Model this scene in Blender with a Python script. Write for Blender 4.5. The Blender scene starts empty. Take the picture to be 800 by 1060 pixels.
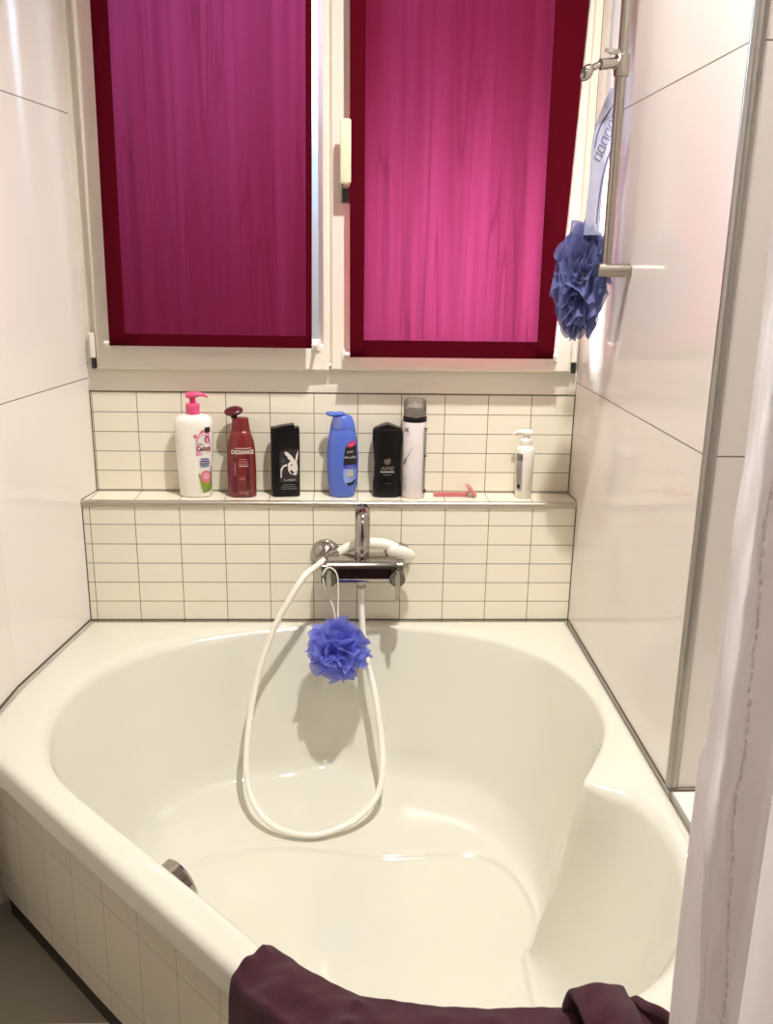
import bpy, bmesh, math, random
from mathutils import Vector, Matrix
PI = math.pi
C = bpy.context.scene.collection
W = 1.12            # width of the bath alcove; z = 0 is the bath rim, y = 0 the lower tiled wall
D = 0.084           # depth of the ledge
ZL = 0.289          # ledge height
ZF, ZC = -0.40, 2.15
ORG = {}

# ------------------------------------------------------------------ helpers
def lin(r, g, b):
    f = lambda c: (c/255/12.92) if c/255 <= .04045 else ((c/255+.055)/1.055)**2.4
    return (f(r), f(g), f(b), 1)

def N(nt, typ, **kw):
    n = nt.nodes.new(typ)
    for k, v in kw.items(): setattr(n, k, v)
    return n

def mth(nt, op, a, b=None):
    n = N(nt, 'ShaderNodeMath', operation=op)
    for i, v in enumerate((a, b)):
        if v is None: continue
        if isinstance(v, (int, float)): n.inputs[i].default_value = v
        else: nt.links.new(v, n.inputs[i])
    return n.outputs[0]

def mixc(nt, fac, a, b, mode='MIX'):
    n = N(nt, 'ShaderNodeMix', data_type='RGBA', blend_type=mode)
    for i, v in ((0, fac), (6, a), (7, b)):
        if isinstance(v, (int, float)): n.inputs[i].default_value = v
        elif isinstance(v, tuple): n.inputs[i].default_value = v
        else: nt.links.new(v, n.inputs[i])
    return n.outputs[2]

def noise(nt, scale, detail=3, vec=None, stretch=None):
    n = N(nt, 'ShaderNodeTexNoise'); n.inputs['Scale'].default_value = scale; n.inputs['Detail'].default_value = detail
    tc = N(nt, 'ShaderNodeTexCoord'); v = tc.outputs['Object']
    if stretch:
        mp = N(nt, 'ShaderNodeMapping'); mp.inputs['Scale'].default_value = stretch
        nt.links.new(v, mp.inputs[0]); v = mp.outputs[0]
    nt.links.new(v, n.inputs['Vector'])
    return n.outputs[0]

def mat(name, rgb, rough=.5, metal=0, var=.06, nscale=30, bump=0, bscale=200, stretch=None, **kw):
    m = bpy.data.materials.new(name); m.use_nodes = True
    nt = m.node_tree; p = nt.nodes['Principled BSDF']
    base = lin(*rgb)
    if var:
        dark = tuple(c*(1-var) for c in base[:3])+(1,)
        nt.links.new(mixc(nt, noise(nt, nscale, stretch=stretch), base, dark), p.inputs['Base Color'])
    else: p.inputs['Base Color'].default_value = base
    p.inputs['Roughness'].default_value = rough; p.inputs['Metallic'].default_value = metal
    for k, v in kw.items(): p.inputs[k.replace('_', ' ')].default_value = v
    if bump:
        b = N(nt, 'ShaderNodeBump'); b.inputs['Strength'].default_value = bump; b.inputs['Distance'].default_value = .002
        nt.links.new(noise(nt, bscale, 4, stretch=stretch), b.inputs['Height']); nt.links.new(b.outputs[0], p.inputs['Normal'])
    return m

def tilemat(name, rgb, grout, axes, rough=.1, var=.05, grough=.6):
    """axes: list of ((vx,vy,vz), spacing, offset, width); joints drawn where dot(position, v) hits offset + k*spacing"""
    m = bpy.data.materials.new(name); m.use_nodes = True
    nt = m.node_tree; p = nt.nodes['Principled BSDF']
    g = N(nt, 'ShaderNodeNewGeometry'); mask = None; cells = []
    for v, sp, off, w in axes:
        d = N(nt, 'ShaderNodeVectorMath', operation='DOT_PRODUCT'); d.inputs[1].default_value = v
        nt.links.new(g.outputs['Position'], d.inputs[0])
        u = mth(nt, 'DIVIDE', mth(nt, 'SUBTRACT', d.outputs['Value'], off), sp)
        cells.append(mth(nt, 'FLOOR', u))
        fr = mth(nt, 'FRACT', mth(nt, 'ADD', u, 0.5))
        k = mth(nt, 'LESS_THAN', mth(nt, 'ABSOLUTE', mth(nt, 'SUBTRACT', fr, .5)), w/sp/2)
        mask = k if mask is None else mth(nt, 'MAXIMUM', mask, k)
    wn = N(nt, 'ShaderNodeTexWhiteNoise', noise_dimensions='2D')
    cb = N(nt, 'ShaderNodeCombineXYZ')
    for i, c in enumerate(cells[:2]): nt.links.new(c, cb.inputs[i])
    nt.links.new(cb.outputs[0], wn.inputs['Vector'])
    base = lin(*rgb); dk = tuple(c*(1-var) for c in base[:3])+(1,)
    col = mixc(nt, wn.outputs['Value'], base, dk)
    col = mixc(nt, noise(nt, 6), col, dk)
    nt.links.new(mixc(nt, mask, col, lin(*grout)), p.inputs['Base Color'])
    r = N(nt, 'ShaderNodeMapRange'); r.inputs['To Min'].default_value = rough; r.inputs['To Max'].default_value = grough
    nt.links.new(mask, r.inputs['Value']); nt.links.new(r.outputs[0], p.inputs['Roughness'])
    b = N(nt, 'ShaderNodeBump', invert=True); b.inputs['Strength'].default_value = .35; b.inputs['Distance'].default_value = .001
    nt.links.new(mask, b.inputs['Height']); nt.links.new(b.outputs[0], p.inputs['Normal'])
    return m

class MB:
    def __init__(s): s.bm = bmesh.new()
    def box(s, x0, y0, z0, x1, y1, z1, bev=0, mi=0):
        r = bmesh.ops.create_cube(s.bm, size=1)['verts']
        for v in r: v.co = Vector((x0+(v.co.x+.5)*(x1-x0), y0+(v.co.y+.5)*(y1-y0), z0+(v.co.z+.5)*(z1-z0)))
        fs = {f for v in r for f in v.link_faces}
        if bev:
            o = bmesh.ops.bevel(s.bm, geom=list({e for v in r for e in v.link_edges}), offset=bev, segments=3, profile=.5, affect='EDGES')
            fs = set(o['faces']) | {f for f in fs if f.is_valid}
        for f in fs:
            if f.is_valid: f.material_index = mi
        return s
    def loft(s, rings, closed=True, cap0=True, cap1=True, mi=0, loop=False):
        V = [[s.bm.verts.new(p) for p in r] for r in rings]
        n = len(V[0]); fs = []
        pairs = list(zip(V, V[1:])) + ([(V[-1], V[0])] if loop else [])
        for a, b in pairs:
            for i in range(n if closed else n-1):
                j = (i+1) % n
                fs.append(s.bm.faces.new((a[i], a[j], b[j], b[i])))
        if closed and not loop:
            if cap0: fs.append(s.bm.faces.new(V[0][::-1]))
            if cap1: fs.append(s.bm.faces.new(V[-1]))
        for f in fs: f.material_index = mi
        return s
    def tube(s, pts, r, seg=16, cap=True, mi=0, flat=None, loop=False):
        pts = [Vector(p) for p in pts]; rs = r if isinstance(r, (list, tuple)) else [r]*len(pts)
        rings = []; up = None
        for i, p in enumerate(pts):
            if loop: t = (pts[(i+1) % len(pts)]-pts[i-1]).normalized()
            else: t = (pts[min(i+1, len(pts)-1)]-pts[max(i-1, 0)]).normalized()
            if up is None:
                up = Vector((0, 0, 1)) if abs(t.z) < .9 else Vector((0, 1, 0))
            a = (up-t*up.dot(t)).normalized(); b = t.cross(a); up = a
            k = flat or (1, 1)
            rings.append([p+a*rs[i]*k[0]*math.cos(2*PI*q/seg)+b*rs[i]*k[1]*math.sin(2*PI*q/seg) for q in range(seg)])
        return s.loft(rings, cap0=cap, cap1=cap, mi=mi, loop=loop)
    def cyl(s, p, q, r, r2=None, seg=28, bev=.0012, mi=0):
        p = Vector(p); q = Vector(q); r2 = r if r2 is None else r2; d = (q-p).normalized()
        b = min(bev, (q-p).length*.3, r*.4)
        return s.tube([p, p+d*1e-5, p+d*b, q-d*b, q-d*1e-5, q], [r-b, r-b, r, r2, r2-b, r2-b], seg, mi=mi)
    def lathe(s, prof, c, seg=36, axis='z', mi=0):
        c = Vector(c); rings = []
        for r, h in prof:
            R = []
            for q in range(seg):
                a = 2*PI*q/seg; u, v = r*math.cos(a), r*math.sin(a)
                R.append(c+(Vector((u, v, h)) if axis == 'z' else Vector((u, -h, v)) if axis == 'y' else Vector((h, u, v))))
            rings.append(R)
        return s.loft(rings, mi=mi)
    def ell(s, c, rad, rot=None, u=24, v=14, mi=0):
        r = bmesh.ops.create_uvsphere(s.bm, u_segments=u, v_segments=v, radius=1)['verts']
        M = rot or Matrix.Identity(3)
        for k in r: k.co = Vector(c)+M @ Vector((k.co.x*rad[0], k.co.y*rad[1], k.co.z*rad[2]))
        for f in {f for k in r for f in k.link_faces}: f.material_index = mi
        return s
    def prism(s, pts, d, mi=0):
        """polygon pts extruded by vector d"""
        d = Vector(d); pts = [Vector(p) for p in pts]
        return s.loft([pts, [p+d for p in pts]], mi=mi)
    def sheet(s, grid, mi=0):
        return s.loft(grid, closed=False, mi=mi)
    def build(s, name, m, parent=None, world=True, smooth=True, ang=40, solid=0, off=0):
        bmesh.ops.recalc_face_normals(s.bm, faces=s.bm.faces)
        if parent is not None and world:
            bmesh.ops.translate(s.bm, verts=s.bm.verts, vec=-ORG[parent.name])
        me = bpy.data.meshes.new(name); s.bm.to_mesh(me); s.bm.free()
        for mm in (m if isinstance(m, (list, tuple)) else [m]): me.materials.append(mm)
        if smooth:
            me.polygons.foreach_set('use_smooth', [True]*len(me.polygons))
            me.set_sharp_from_angle(angle=math.radians(ang))
        o = bpy.data.objects.new(name, me); C.objects.link(o)
        if parent is not None:
            o.parent = parent; ORG[o.name] = ORG.get(parent.name, Vector())
        else: ORG[o.name] = Vector()
        if solid:
            md = o.modifiers.new('solid', 'SOLIDIFY'); md.thickness = solid; md.offset = off
        return o

def tag(o, label, cat, group=None):
    o['label'] = label; o['category'] = cat
    if group: o['group'] = group
    return o
def thing(name, label, cat, loc, group=None, rz=0):
    o = bpy.data.objects.new(name, None); C.objects.link(o); o.empty_display_size = .05
    o.location = loc; o.rotation_euler.z = rz; ORG[o.name] = Vector(loc)
    return tag(o, label, cat, group)
def struct(o):
    o['kind'] = 'structure'; return o

def cr(P, n=8, closed=False):
    """Catmull-Rom through P"""
    P = [Vector(p) for p in P]; out = []; L = len(P)
    for i in range(L if closed else L-1):
        g = lambda k: P[k % L] if closed else P[min(max(k, 0), L-1)]
        a, b, c, d = g(i-1), g(i), g(i+1), g(i+2)
        for q in range(n):
            t = q/n
            out.append(.5*((2*b)+(c-a)*t+(2*a-5*b+4*c-d)*t*t+(3*b-a-3*c+d)*t**3))
    if not closed: out.append(P[-1])
    return out
def interp(tab, z):
    if z <= tab[0][0]: return tab[0][1:]
    for a, b in zip(tab, tab[1:]):
        if z <= b[0]:
            t = (z-a[0])/(b[0]-a[0]) if b[0] > a[0] else 0
            return tuple(x+(y-x)*t for x, y in zip(a[1:], b[1:]))
    return tab[-1][1:]

# ------------------------------------------------------------------ materials
GROUT = (128, 116, 94)
M = {}
M['wall'] = tilemat('large glossy wall tile', (238, 230, 222), (120, 108, 92), [((0, 0, 1), .5485, .5515, .0022)], rough=.11, var=.03)
M['mos_lo'] = tilemat('mosaic tile lower', (240, 232, 212), GROUT, [((1, 0, 0), .1003, .0165, .0018), ((0, 0, 1), .0463, .0008, .0018)], rough=.22, var=.05)
M['mos_up'] = tilemat('mosaic tile upper', (240, 232, 212), GROUT, [((1, 0, 0), .1003, .0165, .0018), ((0, 0, 1), .0455, .2925, .0018)], rough=.22, var=.05)
M['mos_top'] = tilemat('mosaic tile ledge', (240, 232, 212), GROUT, [((1, 0, 0), .1003, .0165, .0022)], rough=.2, var=.05)
M['mos_ap'] = tilemat('mosaic tile apron', (222, 214, 194), (184, 174, 154), [((.694, -.72, 0), .1003, .02, .002), ((0, 0, 1), .16, -.14, .002)], rough=.35, var=.05)
M['side_tile'] = tilemat('side ledge tile', (236, 230, 220), GROUT, [((1, 0, 0), .3, .0, .002), ((0, 1, 0), .4, -.2, .002)], rough=.2, var=.03)
M['floor'] = tilemat('dark floor tile', (158, 148, 132), (235, 225, 205), [((0, 1, 0), .6, -.757, .003), ((1, 0, 0), .6, .45, .003)], rough=.45, var=.18)
M['paint'] = mat('white ceiling paint', (236, 230, 220), .8)
M['room'] = mat('grey brown room wall paint', (120, 110, 98), .8)
M['joint'] = mat('dark joint filler', (92, 82, 66), .7)
M['black'] = mat('dark plinth', (52, 44, 40), .6)
M['enamel'] = mat('white bath enamel', (220, 217, 202), .11, var=.015, nscale=4, Coat_Weight=.25, Coat_Roughness=.04)
M['frame'] = mat('white window paint', (238, 230, 214), .32, var=.03)
M['whitepl'] = mat('white plastic', (238, 232, 220), .3, var=.02)
M['whitehose'] = mat('white hose plastic', (242, 236, 222), .28, var=.03)
M['ivory'] = mat('ivory handle', (228, 218, 186), .3, var=.03)
M['chrome'] = mat('polished chrome', (176, 171, 165), .1, 1, var=.03)
M['chrome_dark'] = mat('dark chrome', (112, 106, 102), .12, 1, var=.05)
M['brushed'] = mat('brushed steel', (170, 163, 153), .3, 1, var=.1, nscale=40, stretch=(1, 1, .05))
M['alu'] = mat('aluminium trim', (196, 188, 174), .35, 1, var=.08, stretch=(.1, 1, 1))
M['alu2'] = mat('satin metal corner profile', (166, 161, 154), .3, .75, var=.06)
M['darkchrome'] = mat('smoked chrome', (62, 46, 48), .14, .8, var=.1)  # cradle tone; also used for the dark reflection painted on the tap front
M['darkpl'] = mat('dark plastic', (40, 38, 36), .4)
M['red'] = mat('painted red reflection', (190, 30, 40), .3)
M['cord'] = mat('white cord', (236, 230, 220), .7, bump=.3, bscale=900)
M['black_bottle'] = mat('black bottle plastic', (16, 14, 14), .35, var=.1, Specular_IOR_Level=.22)
M['blue_bottle'] = mat('blue bottle plastic', (84, 108, 196), .25, var=.05)
M['blue_cap'] = mat('blue cap plastic', (112, 122, 192), .3, var=.05)
M['wine_bottle'] = mat('wine red bottle', (122, 40, 40), .25, var=.15)
M['wine_dark'] = mat('dark wine plastic', (84, 16, 26), .3, var=.1)
M['pink_pump'] = mat('pink pump plastic', (226, 84, 130), .3, var=.05)
M['can'] = mat('white can enamel', (224, 214, 212), .3, var=.03)
M['razor'] = mat('pink razor plastic', (206, 118, 116), .3, var=.05)
M['towel'] = mat('dark plum terry cloth', (72, 26, 40), .95, var=.3, nscale=60, bump=1.0, bscale=700, Sheen_Weight=.08, Sheen_Roughness=.5)
M['curtain'] = None
def ink(name, rgb, rough=.4): return mat(name, rgb, rough, var=.03)

def translucent(name, col_r, col_t, ft, streak=True, transp=0.0):
    m = bpy.data.materials.new(name); m.use_nodes = True; nt = m.node_tree
    for n in list(nt.nodes): nt.nodes.remove(n)
    out = N(nt, 'ShaderNodeOutputMaterial'); d = N(nt, 'ShaderNodeBsdfDiffuse'); t = N(nt, 'ShaderNodeBsdfTranslucent')
    cr_, ct = lin(*col_r), lin(*col_t)
    if streak:
        a = noise(nt, 1, 5, stretch=(55, 55, 1.2)); b = noise(nt, 1, 2, stretch=(900, 900, 900))
        r = N(nt, 'ShaderNodeMapRange'); r.inputs['From Min'].default_value = .3; r.inputs['From Max'].default_value = .62
        r.inputs['To Min'].default_value = .62; r.inputs['To Max'].default_value = 1.0; nt.links.new(a, r.inputs[0])
        v = mth(nt, 'MULTIPLY', r.outputs[0], mth(nt, 'ADD', mth(nt, 'MULTIPLY', b, .3), .85))
        c_ = noise(nt, 1, 1, stretch=(30, 30, .9)); k_ = mth(nt, 'ABSOLUTE', mth(nt, 'SUBTRACT', c_, .5))
        r2 = N(nt, 'ShaderNodeMapRange'); r2.inputs['From Min'].default_value = .0; r2.inputs['From Max'].default_value = .022; r2.inputs['To Min'].default_value = .62
        nt.links.new(k_, r2.inputs[0]); v = mth(nt, 'MULTIPLY', v, r2.outputs[0])
        nt.links.new(mixc(nt, v, (0, 0, 0, 1), ct), t.inputs[0])
    else: t.inputs[0].default_value = ct
    d.inputs[0].default_value = cr_
    mx = N(nt, 'ShaderNodeMixShader'); mx.inputs[0].default_value = ft
    nt.links.new(d.outputs[0], mx.inputs[1]); nt.links.new(t.outputs[0], mx.inputs[2])
    res = mx.outputs[0]
    if transp:
        tr = N(nt, 'ShaderNodeBsdfTransparent'); m2 = N(nt, 'ShaderNodeMixShader'); m2.inputs[0].default_value = transp
        nt.links.new(res, m2.inputs[1]); nt.links.new(tr.outputs[0], m2.inputs[2]); res = m2.outputs[0]
    nt.links.new(res, out.inputs[0])
    return m
M['blind'] = translucent('magenta voile', (96, 18, 40), (214, 84, 138), .055)
M['hem'] = translucent('doubled magenta voile', (78, 10, 22), (120, 10, 50), .03, streak=False)
M['puff_blue'] = translucent('blue bath netting', (140, 148, 232), (150, 160, 240), .45, streak=False, transp=.25)
M['puff_slate'] = translucent('slate blue netting', (122, 128, 178), (124, 130, 180), .45, streak=False, transp=.22)

def glassy(name, tint, gl=.12, rough=0.0, opaque=0.0, opcol=(255, 255, 255)):
    m = bpy.data.materials.new(name); m.use_nodes = True; nt = m.node_tree
    for n in list(nt.nodes): nt.nodes.remove(n)
    out = N(nt, 'ShaderNodeOutputMaterial'); t = N(nt, 'ShaderNodeBsdfTransparent'); t.inputs[0].default_value = lin(*tint)
    g = N(nt, 'ShaderNodeBsdfGlossy'); g.inputs['Roughness'].default_value = rough
    f = N(nt, 'ShaderNodeFresnel'); f.inputs[0].default_value = 1.45
    mx = N(nt, 'ShaderNodeMixShader'); nt.links.new(f.outputs[0], mx.inputs[0])
    nt.links.new(t.outputs[0], mx.inputs[1]); nt.links.new(g.outputs[0], mx.inputs[2]); res = mx.outputs[0]
    if opaque:
        d = N(nt, 'ShaderNodeBsdfDiffuse'); d.inputs[0].default_value = lin(*opcol)
        m2 = N(nt, 'ShaderNodeMixShader'); m2.inputs[0].default_value = opaque
        nt.links.new(res, m2.inputs[1]); nt.links.new(d.outputs[0], m2.inputs[2]); res = m2.outputs[0]
    nt.links.new(res, out.inputs[0]); return m
M['glass'] = glassy('window glass', (250, 252, 255))
M['clear'] = glassy('clear acrylic', (232, 236, 250), opaque=.30, opcol=(215, 222, 250))
M['smoke'] = glassy('clear smoky cap', (235, 231, 226), opaque=.16, opcol=(200, 194, 186))

def satin():
    m = mat('grey white satin', (250, 246, 246), .33, var=.03, bump=.55, bscale=28, stretch=(1.6, 1.6, .8), Sheen_Weight=.2)
    nt = m.node_tree; p = nt.nodes['Principled BSDF']; out = [n for n in nt.nodes if n.type == 'OUTPUT_MATERIAL'][0]
    t = N(nt, 'ShaderNodeBsdfTranslucent'); t.inputs[0].default_value = lin(245, 240, 238)
    mx = N(nt, 'ShaderNodeMixShader'); mx.inputs[0].default_value = .58
    nt.links.new(p.outputs[0], mx.inputs[1]); nt.links.new(t.outputs[0], mx.inputs[2]); nt.links.new(mx.outputs[0], out.inputs[0])
    return m
M['curtain'] = satin()

# ------------------------------------------------------------------ the room
XLK = -.048; YK = -.342
xl = lambda y: .1408*y
struct(MB().box(-.6, -3.2, ZF-.1, 2.1, .4, ZF).build('floor', M['floor'], smooth=False))
struct(MB().box(-.6, -3.2, ZC, 2.1, .4, ZC+.1).build('ceiling', M['paint'], smooth=False))
pl = [(xl(.3), .3), (XLK, YK), (-.0525, -.45), (-.088, -.475), (-.09, -3.2), (-.3, -3.2), (-.3, .3)]
struct(MB().prism([(x, y, ZF) for x, y in pl], (0, 0, ZC-ZF)).build('wall_left', M['wall'], smooth=False))
struct(MB().box(W, -.7075, ZF, 2.1, .3, ZC).build('wall_right', M['wall'], smooth=False))
struct(MB().box(1.9, -3.2, ZF, 2.1, -.7075, ZC).build('wall_far_right', M['wall'], smooth=False))
struct(MB().box(-.3, -3.3, ZF, 2.1, -3.2, ZC).build('wall_front', M['room'], smooth=False))
ZT = .5225; ZW = 1.72
struct(MB().box(-.05, D, ZF, W+.02, .3, ZT).build('wall_back', M['mos_up'], smooth=False))
struct(MB().box(-.05, D, ZW, W+.02, .3, ZC).build('wall_back_top', M['wall'], smooth=False))
lo = MB(); pts = [(xl(0)-.0, 0), (W, 0), (W, D), (xl(D), D)]
lo.prism([(x, y, ZF) for x, y in pts], (0, 0, ZL-.012-ZF))
struct(lo.build('wall_back_lower', M['mos_lo'], smooth=False))
lt = MB(); lt.prism([(xl(.002)-.0, .002, ZL-.012), (W, .002, ZL-.012), (W, D, ZL-.012), (xl(D), D, ZL-.012)], (0, 0, .012))
struct(lt.build('ledge_top', M['mos_top'], smooth=False))
tr = MB(); tr.tube([(-.001, .0015, ZL-.0075), (W, .0015, ZL-.0075)], .0078, 20)
struct(tr.build('trim_1', M['alu']))
# corner profile on the right wall
b2 = MB(); b2.tube([(W+.0075, -.7000, 0), (W+.0075, -.7000, ZC)], .0105, 24)
struct(b2.build('trim_2', M['alu2']))
# joint filler lines
jl = MB()
jl.tube([(0, -.0005, .0005), (W, -.0005, .0005)], .0021, 8)
jl.tube([(0, 0, .0005), (XLK, YK, .0005), (-.053, -.545, .0005)], .0018, 8)
jl.tube([(W, 0, .0005), (W, -.7075, .0005)], .0019, 8)
jl.tube([(W, -.7125, .0008), (1.9, -.7125, .0008)], .002, 8)
jl.tube([(W-.0005, 0, 0), (W-.0005, 0, ZL-.014)], .0017, 8)
jl.tube([(W-.0005, D, ZL), (W-.0005, D, ZW)], .0017, 8)
jl.tube([(.0004, 0, 0), (.0004, 0, ZL-.014)], .0017, 8)
jl.tube([(xl(D)+.0005, D, ZL), (xl(D)+.0005, D, ZW)], .0017, 8)
jl.tube([(0, .000, ZL), (xl(D), D, ZL)], .0016, 8)
jl.tube([(W, .000, ZL), (W, D, ZL)], .0016, 8)
jl.tube([(xl(D), D-.0003, ZT), (W, D-.0003, ZT)], .0013, 8)
jl.tube([(xl(D), D-.0003, ZL+.0005), (W, D-.0003, ZL+.0005)], .0013, 8)
struct(jl.build('trim_3', M['joint']))
# side ledge right of the bath, at rim height
struct(MB().box(W+.004, -1.24, ZF, 1.9, -.7075, -.0005).build('ledge_right', M['side_tile'], smooth=False))

# ------------------------------------------------------------------ bath
CT = [((.465, -.050), (.47, -.155), (.50, -.36)), ((.55, -.042), (.545, -.128), (.58, -.375)), ((.642, -.040), (.635, -.150), (.66, -.39)),
 ((.731, -.050), (.725, -.165), (.75, -.388)), ((.84, -.077), (.82, -.19), (.85, -.385)), ((.942, -.130), (.895, -.235), (.895, -.405)),
 ((1.03, -.230), (.955, -.31), (.925, -.44)), ((1.072, -.351), (.99, -.405), (.945, -.49)), ((1.076, -.461), (.993, -.495), (.953, -.54)),
 ((1.055, -.545), (.983, -.568), (.952, -.59)), ((1.015, -.625), (.957, -.633), (.935, -.64)), ((.987, -.680), (.932, -.668), (.916, -.668)),
 ((1.013, -.708), (.952, -.71), (.912, -.71)), ((1.054, -.738), (.972, -.77), (.91, -.77)), ((1.074, -.80), (.978, -.83), (.91, -.83)),
 ((1.073, -.88), (.973, -.89), (.90, -.88)), ((1.053, -.964), (.953, -.94), (.88, -.92)), ((1.018, -1.035), (.925, -.985), (.85, -.95)),
 ((.975, -1.085), (.885, -1.02), (.815, -.97)), ((.915, -1.122), (.835, -1.045), (.77, -.985)), ((.84, -1.146), (.775, -1.055), (.71, -.98)),
 ((.74, -1.152), (.71, -1.05), (.65, -.965)), ((.63, -1.130), (.635, -1.02), (.59, -.93)), ((.532, -1.070), (.56, -.96), (.53, -.88)),
 ((.45, -.985), (.49, -.89), (.48, -.82)), ((.344, -.877), (.40, -.79), (.41, -.74)), ((.22, -.752), (.29, -.69), (.33, -.65)),
 ((.13, -.652), (.215, -.60), (.28, -.58)), ((.085, -.560), (.18, -.53), (.26, -.53)), ((.060, -.455), (.16, -.45), (.25, -.48)),
 ((.070, -.335), (.165, -.37), (.26, -.43)), ((.115, -.230), (.195, -.295), (.29, -.395)), ((.20, -.145), (.26, -.225), (.34, -.375)),
 ((.32, -.088), (.355, -.175), (.42, -.36))]
I3 = cr([(a[0], a[1], 0) for a, b, c in CT], 8, True)
W3 = cr([(b[0], b[1], -.30) for a, b, c in CT], 8, True)
F3 = cr([(c[0], c[1], -.36) for a, b, c in CT], 8, True)
n = len(I3)
def nrm(i):
    t = (I3[(i+1) % n]-I3[i-1]).normalized(); return Vector((t.y, -t.x, 0))     # outward or inward, fixed below
cen = sum(I3, Vector())/n
sg = 1 if nrm(20).dot(I3[20]-cen) > 0 else -1
NR = [nrm(i)*sg for i in range(n)]
for _ in range(3): NR = [(NR[i-1]+NR[i]*2+NR[(i+1) % n]).normalized() for i in range(n)]
soft = []                                      # width of the rounded lip: softer on the left and on the backrest
for i in range(n):
    p = I3[i]
    s = .014
    if p.y < -.71 and p.x > .9: s = .030
    if p.x < .35 and p.y > -.6: s = .030
    soft.append(s)
for _ in range(12): soft = [(soft[i-1]+soft[i]+soft[(i+1) % n])/3 for i in range(n)]
bt = thing('bathtub', 'white enamel corner bathtub built in below the tiled ledge', 'bathtub', (.55, -.6, ZF))
tb = MB(); bm = tb.bm
rings = []
for k in range(0, 7):                          # lip rounding
    a = k/6*PI/2*.86
    rings.append([I3[i]+NR[i]*soft[i]*(1-math.sin(a))+Vector((0, 0, -soft[i]*(1-math.cos(a)))) for i in range(n)])
last = rings[-1]
for k in range(1, 9):                          # wall
    t = k/8
    rings.append([last[i].lerp(W3[i], t)+Vector((0, 0, -.018*math.sin(PI*t))) for i in range(n)])
for k in range(1, 11):                         # sweep into the bottom
    t = k/10; e = 1-(1-t)**2.4
    rings.append([Vector((W3[i].x+(F3[i].x-W3[i].x)*t, W3[i].y+(F3[i].y-W3[i].y)*t, -.30-.055*e)) for i in range(n)])
fc = sum(F3, Vector())/n
for s_, z_ in ((.99, -.3565), (.975, -.3605), (.955, -.362), (.7, -.364), (.4, -.366), (.12, -.367)):
    rings.append([Vector((fc.x+(F3[i].x-fc.x)*s_, fc.y+(F3[i].y-fc.y)*s_, z_)) for i in range(n)])
V = [[bm.verts.new(p) for p in r] for r in rings]
for a, b in zip(V, V[1:]):
    for i in range(n): bm.faces.new((a[i], a[(i+1) % n], b[(i+1) % n], b[i]))
bm.faces.new(V[-1])
OUT = [(.0, -.0012), (.4, -.0012), (.8, -.0012), (1.1185, -.0012), (1.1185, -.3), (1.1185, -.7), (1.1185, -1.1), (1.1185, -1.225), (1.10, -1.245), (.95, -1.25), (.80, -1.25), (.72, -1.24), (.66, -1.218),
       (.60, -1.185), (.54, -1.142), (.474, -1.089), (.379, -.992), (.289, -.899), (.165, -.772), (.022, -.622), (-.046, -.552), (-.0535, -.53), (-.051, -.43), (-.0465, -.342), (-.022, -.16)]
def inset(P, d):
    out = []; L = len(P)
    for i in range(L):
        a, b, c = Vector(P[i-1]), Vector(P[i]), Vector(P[(i+1) % L])
        n1 = Vector((-(b-a).y, (b-a).x)).normalized(); n2 = Vector((-(c-b).y, (c-b).x)).normalized()
        m_ = (n1+n2).normalized(); out.append(Vector(P[i])-m_*(d/max(.5, m_.dot(n1))))
    return out
orings = []
for k in range(6):
    a = k/5*PI/2; r = .016
    orings.append([Vector((p.x, p.y, -r*(1-math.sin(PI/2-a+0)) if 0 else -r*(1-math.cos(a)))) for p in inset(OUT, -r*(1-math.sin(a)) if 0 else r*(1-math.sin(a)))])
orings.append([Vector((p.x, p.y, -.045)) for p in inset(OUT, 0.001)])
orings.append([Vector((p.x, p.y, -.052)) for p in inset(OUT, .012)])
orings.append([Vector((p.x, p.y, -.052)) for p in inset(OUT, .045)])
OV = [[bm.verts.new(p) for p in r] for r in orings]; no = len(OUT)
for a, b in zip(OV, OV[1:]):
    for i in range(no): bm.faces.new((a[i], a[(i+1) % no], b[(i+1) % no], b[i]))
ed = []
for L in (V[0], OV[0]):
    for i in range(len(L)):
        e = bm.edges.get((L[i], L[(i+1) % len(L)])) or bm.edges.new((L[i], L[(i+1) % len(L)])); ed.append(e)
bmesh.ops.triangle_fill(bm, edges=ed, use_beauty=True)
tb.build('bath_shell', M['enamel'], bt, ang=50)
# overflow knob on the sloping inner side nearest the viewer
nn = Vector((.72, .694, .25)).normalized()
oc = Vector((.336, -.822, -.090))
ov = MB(); ov.cyl(oc-nn*.03, oc+nn*.026, .034, .038, bev=.004); ov.cyl(oc+nn*.026, oc+nn*.030, .024, .022)
ov.build('overflow_knob', M['chrome'], bt)['label'] = 'round chrome overflow knob'
# tiled apron and its dark plinth
ap = []; apl = inset(OUT, .04)
SEG = list(range(7, 21))
def apron(z0, z1, inn, m, name):
    P = inset(OUT, inn); P[20] = P[19]+(P[19]-P[18]).normalized()*.14; b = MB()
    b.loft([[Vector((P[i].x, P[i].y, z)) for i in SEG] for z in (z0, z1)], closed=False)
    return struct(b.build(name, m, smooth=False, solid=.02, off=0))
apron(-.348, -.050, .042, M['mos_ap'], 'wall_bath_apron')
apron(ZF, -.348, .052, M['black'], 'baseboard_bath')

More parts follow.
